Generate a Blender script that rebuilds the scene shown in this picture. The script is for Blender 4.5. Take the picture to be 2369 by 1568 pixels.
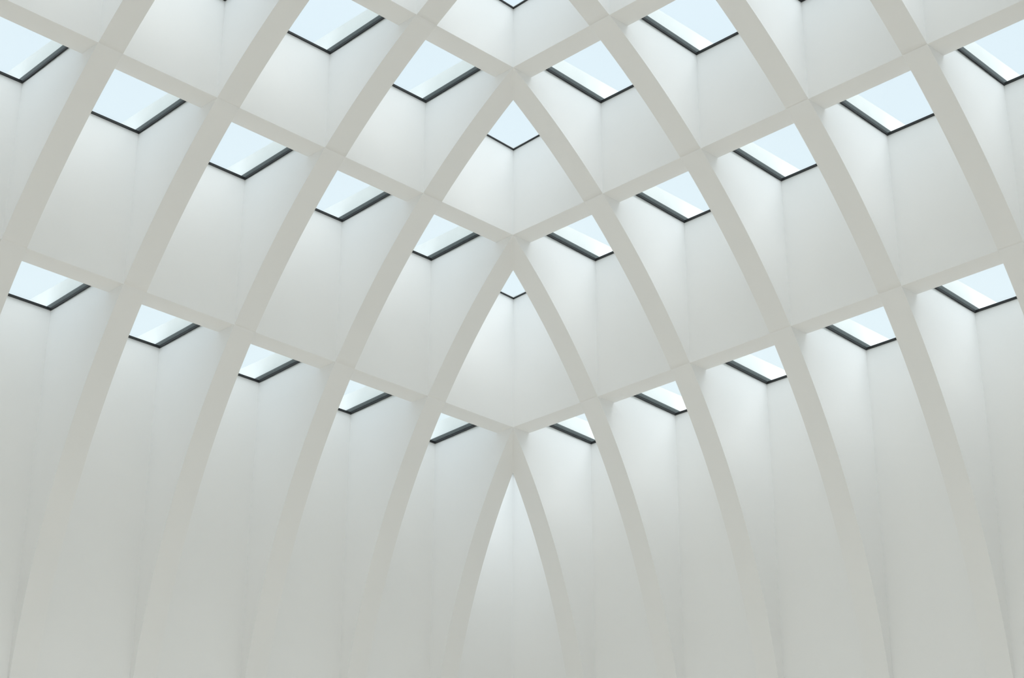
import bpy, bmesh, math
from mathutils import Matrix, Vector

sc = bpy.context.scene
col = sc.collection
for o in list(bpy.data.objects):
    bpy.data.objects.remove(o)

# ------------------------------------------------------------------ units
P = 1.5            # bay of the vault grid in metres
EYE = 1.6          # camera height above the floor
B0 = 10.458556     # bays from the camera to the first rib plane
T = 0.2            # rib / beam thickness in bays
NC = 12            # bays each way (square room)
MC = 4.9           # crown of the vault (centre of the middle rib)
FAR = 10.8         # opposite wall, in bays
AISLE = 13.2       # outer walls of the open aisle under the two opposite walls
LINTEL = 2.2       # underside of those two walls

# ------------------------------------------------------------------ camera
R = Vector((0.7087878, -0.7054103, 0.0040133))
U = Vector((-0.2916810, -0.2878880, 0.9121637))
F = Vector((0.6422944, 0.6477011, 0.4098063))
cam = bpy.data.cameras.new('camera')
cam.sensor_width = 36.0
cam.sensor_fit = 'HORIZONTAL'
cam.lens = 36.0 * 4227.55 / 2369.0
cam.clip_start = 0.05
cam.clip_end = 500
co = bpy.data.objects.new('camera', cam)
col.objects.link(co)
mw = Matrix((R, U, -F)).transposed().to_4x4()
mw.translation = Vector((0.03561 * P, -0.03561 * P, EYE))
co.matrix_world = mw
sc.camera = co

# ------------------------------------------------------------------ sky
w = bpy.data.worlds.new('hazy_sky')
sc.world = w
w.use_nodes = True
nt = w.node_tree
nt.nodes.clear()
out = nt.nodes.new('ShaderNodeOutputWorld')
bg = nt.nodes.new('ShaderNodeBackground')
tc = nt.nodes.new('ShaderNodeTexCoord')
sep = nt.nodes.new('ShaderNodeSeparateXYZ')
ramp = nt.nodes.new('ShaderNodeValToRGB')
nt.links.new(tc.outputs['Generated'], sep.inputs[0])
nt.links.new(sep.outputs['Z'], ramp.inputs[0])
cr = ramp.color_ramp
cr.elements[0].position = 0.0
cr.elements[0].color = (0.80, 0.84, 0.85, 1)
cr.elements[1].position = 1.0
cr.elements[1].color = (0.98, 1.14, 1.32, 1)
e = cr.elements.new(0.3)
e.color = (0.79, 0.89, 0.94, 1)
e = cr.elements.new(0.55)
e.color = (0.745, 0.855, 0.935, 1)
nz = nt.nodes.new('ShaderNodeTexNoise')
nz.inputs['Scale'].default_value = 3.0
nz.inputs['Detail'].default_value = 4.0
nt.links.new(tc.outputs['Generated'], nz.inputs['Vector'])
mr = nt.nodes.new('ShaderNodeMapRange')
mr.inputs[1].default_value = 0.45
mr.inputs[2].default_value = 0.75
mr.inputs[3].default_value = 0.0
mr.inputs[4].default_value = 0.35
nt.links.new(nz.outputs[0], mr.inputs[0])
mx = nt.nodes.new('ShaderNodeMixRGB')
mx.inputs[2].default_value = (0.88, 0.94, 0.97, 1)
nt.links.new(mr.outputs[0], mx.inputs[0])
nt.links.new(ramp.outputs[0], mx.inputs[1])
nt.links.new(mx.outputs[0], bg.inputs['Color'])
bg.inputs['Strength'].default_value = 1.08
nt.links.new(bg.outputs[0], out.inputs[0])

# ------------------------------------------------------------------ hazy sun, high over the right-hand side
sun = bpy.data.lights.new('sun', 'SUN')
sun.energy = 3.15
sun.angle = math.radians(60)
sun.color = (0.985, 0.99, 1.0)
so = bpy.data.objects.new('sun', sun)
col.objects.link(so)
sdir = Vector((0.12, -0.22, 0.968)).normalized()      # towards the sun
so.rotation_euler = sdir.to_track_quat('Z', 'Y').to_euler()
so.location = (0, 0, 30)

# ------------------------------------------------------------------ exposure
vs = sc.view_settings
vs.view_transform = 'Standard'
vs.look = 'None'
vs.exposure = 0.0
vs.gamma = 1.0
vs.use_curve_mapping = False
sc.cycles.max_bounces = 12
sc.cycles.diffuse_bounces = 9
sc.cycles.transparent_max_bounces = 24

# ------------------------------------------------------------------ materials
def mat(name, base, rough=0.6, noise=0.0, scale=6.0, bump=0.0, metallic=0.0, spec=0.3):
    m = bpy.data.materials.new(name)
    m.use_nodes = True
    n = m.node_tree
    b = n.nodes['Principled BSDF']
    b.inputs['Base Color'].default_value = (*base, 1)
    b.inputs['Roughness'].default_value = rough
    b.inputs['Metallic'].default_value = metallic
    b.inputs['Specular IOR Level'].default_value = spec
    t = n.nodes.new('ShaderNodeTexCoord')
    x = n.nodes.new('ShaderNodeTexNoise')
    x.inputs['Scale'].default_value = scale
    x.inputs['Detail'].default_value = 3.0
    n.links.new(t.outputs['Object'], x.inputs['Vector'])
    r = n.nodes.new('ShaderNodeValToRGB')
    r.color_ramp.elements[0].position = 0.3
    r.color_ramp.elements[1].position = 0.7
    r.color_ramp.elements[0].color = (*[c * (1 - noise) for c in base], 1)
    r.color_ramp.elements[1].color = (*[min(1, c * (1 + noise)) for c in base], 1)
    n.links.new(x.outputs[0], r.inputs[0])
    n.links.new(r.outputs[0], b.inputs['Base Color'])
    if bump:
        u = n.nodes.new('ShaderNodeBump')
        u.inputs['Strength'].default_value = bump
        u.inputs['Distance'].default_value = 0.002
        x2 = n.nodes.new('ShaderNodeTexNoise')
        x2.inputs['Scale'].default_value = 90
        n.links.new(t.outputs['Object'], x2.inputs['Vector'])
        n.links.new(x2.outputs[0], u.inputs['Height'])
        n.links.new(u.outputs[0], b.inputs['Normal'])
    return m

PLASTER = mat('white_plaster', (0.928, 0.928, 0.922), 0.75, 0.006, 1.5, 0.0, spec=0.15)
RENDERX = mat('white_outside_cladding', (0.91, 0.925, 0.91), 0.6, 0.02, 4.0)
BLACK = mat('black_frame_paint', (0.022, 0.024, 0.025), 0.45, 0.1, 30)
GREY = mat('grey_aluminium', (0.10, 0.115, 0.115), 0.4, 0.1, 30)
FLOOR = mat('warm_stone_floor', (0.82, 0.758, 0.672), 0.5, 0.05, 3.0)
JOINT = mat('floor_joint', (0.45, 0.41, 0.35), 0.8, 0.05, 10)

def glass():
    m = bpy.data.materials.new('clear_glazing')
    m.use_nodes = True
    n = m.node_tree
    n.nodes.clear()
    o = n.nodes.new('ShaderNodeOutputMaterial')
    tr = n.nodes.new('ShaderNodeBsdfTransparent')
    tr.inputs[0].default_value = (0.973, 0.987, 0.982, 1)
    gl = n.nodes.new('ShaderNodeBsdfGlossy')
    gl.inputs['Roughness'].default_value = 0.02
    gl.inputs['Color'].default_value = (0.9, 0.95, 0.95, 1)
    lw = n.nodes.new('ShaderNodeLayerWeight')          # same from both faces of the pane
    lw.inputs['Blend'].default_value = 0.3
    fr = n.nodes.new('ShaderNodeMath')
    fr.operation = 'MULTIPLY'
    fr.inputs[1].default_value = 0.06
    n.links.new(lw.outputs['Facing'], fr.inputs[0])
    mx = n.nodes.new('ShaderNodeMixShader')
    n.links.new(fr.outputs[0], mx.inputs[0])
    n.links.new(tr.outputs[0], mx.inputs[1])
    n.links.new(gl.outputs[0], mx.inputs[2])
    n.links.new(mx.outputs[0], o.inputs[0])
    return m
GLASS = glass()

# ------------------------------------------------------------------ coordinates
def wp(ma, mb, z):
    """bay coordinates (counted from the far corner) -> metres"""
    return Vector(((B0 - ma) * P, (B0 - mb) * P, z * P + EYE))

SIDES = {
    'left':  lambda u, v: (u, v),
    'right': lambda u, v: (v, u),
    'near':  lambda u, v: (u, 9.8 - v),
    'rear':  lambda u, v: (9.8 - v, u),
}

def h(m):
    """soffit height of the vault over bay coordinate m"""
    m = min(m, 9.8 - m)
    A = MC + 1.0
    return 2.508 + 5.92034 * math.sqrt(max(0.0, 1 - ((MC - m) / A) ** 2))

ZR = [h(k) for k in range(5)] + [h(MC)]           # ring soffits
ZW = [z + 0.113 for z in ZR] + [ZR[5] + 0.113]      # skylight sill of each tier
UP = 0.213                                          # upstand above the sill
SLOPE = 0.042
FLOOR_Z = -EYE / P

def link(name, bm, m, parent=None, smooth=None):
    bmesh.ops.recalc_face_normals(bm, faces=bm.faces)
    me = bpy.data.meshes.new(name)
    bm.to_mesh(me)
    bm.free()
    me.materials.append(m)
    o = bpy.data.objects.new(name, me)
    col.objects.link(o)
    if parent:
        o.parent = parent
    return o

def box(bm, fn, u0, u1, v0, v1, z0, z1):
    vs_ = []
    for z in (z0, z1):
        for (u, v) in ((u0, v0), (u1, v0), (u1, v1), (u0, v1)):
            zz = z(u, v) if callable(z) else z
            vs_.append(bm.verts.new(wp(*fn(u, v), zz)))
    for f in ((3, 2, 1, 0), (4, 5, 6, 7), (0, 1, 5, 4), (1, 2, 6, 5), (2, 3, 7, 6), (3, 0, 4, 7)):
        bm.faces.new([vs_[i] for i in f])

def prism(fn, poly, u0, u1, curve_n):
    """extrude a (v, z) outline across the thickness u0..u1; the first curve_n edges are the curved soffit"""
    bm = bmesh.new()
    A = [bm.verts.new(wp(*fn(u0, v), z)) for v, z in poly]
    Bv = [bm.verts.new(wp(*fn(u1, v), z)) for v, z in poly]
    bm.faces.new(A)
    bm.faces.new(list(reversed(Bv)))
    n = len(poly)
    for i in range(n):
        f = bm.faces.new((A[i], Bv[i], Bv[(i + 1) % n], A[(i + 1) % n]))
        f.smooth = i < curve_n
    for e in bm.edges:                       # only the edges across the soffit stay smooth
        e.smooth = len(e.link_faces) == 2 and all(f.smooth for f in e.link_faces)
    return bm

def tag(o, label=None, cat=None, group=None, kind=None):
    if label: o['label'] = label
    if cat: o['category'] = cat
    if group: o['group'] = group
    if kind: o['kind'] = kind
    return o

# ------------------------------------------------------------------ floor
bm = bmesh.new()
ident = lambda u, v: (u, v)
box(bm, ident, -1.36, AISLE + 0.36, -1.36, AISLE + 0.36, FLOOR_Z - 0.25, FLOOR_Z - 0.012)
floor = link('floor', bm, JOINT)
tag(floor, 'warm pale stone floor under the white vault', 'floor', kind='structure')
tile = None
NT = 17
ts = (AISLE + 1.0) / NT
for i in range(NT):
    for j in range(NT):
        if tile is None:
            bm = bmesh.new()
            d = (ts * P - 0.004) / 2
            vv = [bm.verts.new((x, y, z)) for z in (-0.012 * P - 0.002, 0) for x, y in ((-d, -d), (d, -d), (d, d), (-d, d))]
            for f in ((3, 2, 1, 0), (4, 5, 6, 7), (0, 1, 5, 4), (1, 2, 6, 5), (2, 3, 7, 6), (3, 0, 4, 7)):
                bm.faces.new([vv[q] for q in f])
            tile = link('floor_slab', bm, FLOOR, floor)
            o = tile
        else:
            o = tile.copy()
            col.objects.link(o)
            o.parent = floor
        o.location = wp(-1 + (i + 0.5) * ts, -1 + (j + 0.5) * ts, FLOOR_Z)

# ------------------------------------------------------------------ four walls with their ribs and coffer panels
WLABEL = {
    'left': 'curved white wall with ribs whose skylights show shaded green-grey upstands',
    'right': 'curved white wall with ribs whose skylights show bright white upstands',
    'near': 'curved white ribbed wall facing the wall of shaded upstands',
    'rear': 'curved white ribbed wall facing the wall of bright upstands',
}
NSEG = 90
for side, fn in SIDES.items():
    bm = bmesh.new()
    lo, hi = (-1.36, FAR + 0.36) if side in ('left', 'near') else (-1.0, FAR)
    if side in ('left', 'right'):
        box(bm, fn, lo, hi, -1.36, -1.0, FLOOR_Z, ZW[0])
        box(bm, fn, hi, AISLE + 0.36, -1.36, -1.0, FLOOR_Z, LINTEL + 0.2)
    else:                                    # carried over the open aisle
        box(bm, fn, lo, hi, -1.36, -1.0, LINTEL, ZW[0])
    wall = link('wall_' + side, bm, PLASTER)
    tag(wall, WLABEL[side], 'wall', kind='structure')
    # arched ribs: one per grid line, rising from the wall to the hip
    for r in range(11):
        k = min(r, 10 - r)
        end = k if k < 5 else MC
        u0, u1 = r - T, r
        # soffit curve, sampled by angle so that the steep foot is smooth
        a0 = math.acos((MC + 1.0) / (MC + 1.0))
        a1 = math.acos((MC - end) / (MC + 1.0))
        curve = []
        for i in range(NSEG + 1):
            a = a0 + (a1 - a0) * i / NSEG
            m = MC - (MC + 1.0) * math.cos(a)
            curve.append((m, h(m)))
        # fine joint grooves where the rings cross the rib
        pts = []
        for m, z in curve:
            if any(abs(m - g) < 0.006 for g in range(0, k)):
                continue
            pts.append((m, z))
        for g in range(0, k):
            pts += [(g - 0.0014, h(g - 0.0014)), (g, h(g) + 0.002), (g + 0.0014, h(g + 0.0014))]
        pts.sort()
        ncurve = len(pts) - 1
        # stepped top, following the tiers of skylights
        top = [(end, ZW[k + 1])]
        if k < 5:
            top += [(k - T, ZW[k + 1]), (k - T, ZW[k])]
            nxt = k
        else:
            top[0] = (end, ZW[5])
            nxt = 5
        for j in range(nxt, 0, -1):
            top += [(j - 1 - T, ZW[j]), (j - 1 - T, ZW[j - 1])]
        top += [(-1.3, ZW[0]), (-1.3, 2.508)]
        bm = prism(fn, pts + top, u0, u1, ncurve)
        rib = link('arched_rib', bm, PLASTER, wall)
        # outside upstand of each tier between neighbouring skylights
        for j in range(0, k + 1):
            bm = bmesh.new()
            v1 = j - T if j < 5 else MC
            box(bm, fn, u0 + 0.004, u1 - 0.004, j - 1.36, v1, ZW[j] - 0.02, ZW[j] + UP)
            link('upstand', bm, RENDERX, rib)
    # coffer panels: the beam of every ring, bay by bay
    for k in range(5):
        for s in range(k, 10 - k):
            bm = bmesh.new()
            box(bm, fn, s - 0.01, s + 1 - T + 0.01, k - T, k, ZR[k], ZW[k + 1])
            link('coffer_panel', bm, PLASTER, wall)

# ------------------------------------------------------------------ aisle behind the two opposite walls
bm = bmesh.new()
box(bm, ident, -1.0, AISLE, FAR + 0.36, AISLE, LINTEL, LINTEL + 0.2)
box(bm, ident, FAR + 0.36, AISLE, -1.0, FAR + 0.36, LINTEL, LINTEL + 0.2)
tag(link('ceiling', bm, PLASTER), 'low flat white ceiling over the aisle beside the vault', 'ceiling', kind='structure')
for nm, args in (('wall_aisle_near', (-1.36, AISLE + 0.36, AISLE, AISLE + 0.36)), ('wall_aisle_rear', (AISLE, AISLE + 0.36, -1.0, AISLE))):
    bm = bmesh.new()
    box(bm, ident, *args, FLOOR_Z, LINTEL + 0.2)
    tag(link(nm, bm, PLASTER), 'plain white outer wall of the low aisle', 'wall', kind='structure')

# ------------------------------------------------------------------ skylights, one in each bay of the grid
ORD = ['first', 'second', 'third', 'fourth', 'fifth', 'sixth', 'seventh', 'eighth', 'ninth', 'tenth', 'eleventh', 'twelfth']
TIER = ['lowest', 'second', 'third', 'fourth', 'fifth', 'crowning']
def span(i):
    return (i - 1.0, i - T)
def inward(i, m):
    """distance from the outer edge of bay i towards the crown"""
    return m - (i - 1.0) if i <= 5 else (i - T) - m

num = 0
for j in range(NC):
    for i in range(NC):
        La, Lb = min(i, 11 - i), min(j, 11 - j)
        L = min(La, Lb)
        hip = La == Lb
        (u0, u1), (v0, v1) = span(i), span(j)
        def zg(u, v, d=0.0):
            z = ZW[L] + d
            if hip:
                return z - 0.03 + SLOPE * (inward(i, u) + inward(j, v))
            return z + SLOPE * (inward(j, v) if Lb < La else inward(i, u))
        num += 1
        root = bpy.data.objects.new('window_%d' % num, None)
        col.objects.link(root)
        c = wp((u0 + u1) / 2, (v0 + v1) / 2, ZW[L])
        root.location = c
        root['kind'] = 'structure'
        root['category'] = 'skylight'
        if hip:
            lab = 'corner skylight with thin frame, %s tier of the vault, on the hip line' % TIER[L]
            if (i < 6) != (j < 6):
                lab += ' of a side corner'
            elif i >= 6:
                lab += ' of the corner opposite'
        else:
            if Lb < La:
                look = 'shaded green-grey upstand' if j < 6 else 'upstand facing the shaded wall'
                n = i - L
            else:
                look = 'bright white upstand' if i < 6 else 'upstand facing the bright wall'
                n = j - L
            lab = 'black-framed skylight with %s, %s tier, %s bay from corner' % (look, TIER[L], ORD[n - 1])
        root['label'] = lab
        root['group'] = 'skylights of the vault'
        inv = Matrix.Translation(-c)
        def add(name, bm, m, parent):
            bmesh.ops.transform(bm, matrix=inv if parent is root else Matrix.Identity(4), verts=bm.verts)
            o = link(name, bm, m, parent)
            return o
        # bar sizes on the four edges: (outer/back edges are low, edges beside an upstand are tall)
        def frame_bars(kind):
            bm = bmesh.new()
            g = 0.012
            for (x0, x1, y0, y1, axis, idx) in (
                    (u0, u0 + g, v0, v1, 'a', i), (u1 - g, u1, v0, v1, 'a', i),
                    (u0, u1, v0, v0 + g, 'b', j), (u0, u1, v1 - g, v1, 'b', j)):
                side_bar = (not hip) and ((axis == 'a') == (Lb < La))
                lo_h, hi_h = (0.0, 0.017)
                if hip:
                    hi_h = 0.010
                if kind == 'cap':
                    if not side_bar:
                        continue
                    lo_h, hi_h = 0.0225, 0.056
                    e_ = 0.004
                    x0b, x1b, y0b, y1b = x0 + (e_ if axis == 'a' and x0 > (u0 + u1) / 2 else 0), x1 - (e_ if axis == 'a' and x0 < (u0 + u1) / 2 else 0), y0 + (e_ if axis == 'b' and y0 > (v0 + v1) / 2 else 0), y1 - (e_ if axis == 'b' and y0 < (v0 + v1) / 2 else 0)
                else:
                    x0b, x1b, y0b, y1b = x0, x1, y0, y1
                if kind == 'cap':                # the cap runs on past the outer edge of the pane
                    if axis == 'a':
                        y0b, y1b = (y0b - 0.1, y1b) if j <= 5 else (y0b, y1b + 0.1)
                    else:
                        x0b, x1b = (x0b - 0.1, x1b) if i <= 5 else (x0b, x1b + 0.1)
                box(bm, ident, x0b, x1b, y0b, y1b, (lambda u, v, d=lo_h: zg(u, v, d)), (lambda u, v, d=hi_h: zg(u, v, d)))
            return bm
        fr = add('frame', frame_bars('lip'), BLACK, root)
        if not hip:
            add('glazing_cap', frame_bars('cap'), GREY, root)
        bm = bmesh.new()
        d0 = 0.0105 if hip else 0.0175
        box(bm, ident, u0, u1, v0, v1, (lambda u, v: zg(u, v, d0)), (lambda u, v: zg(u, v, d0 + 0.004)))
        add('pane', bm, GLASS, root)
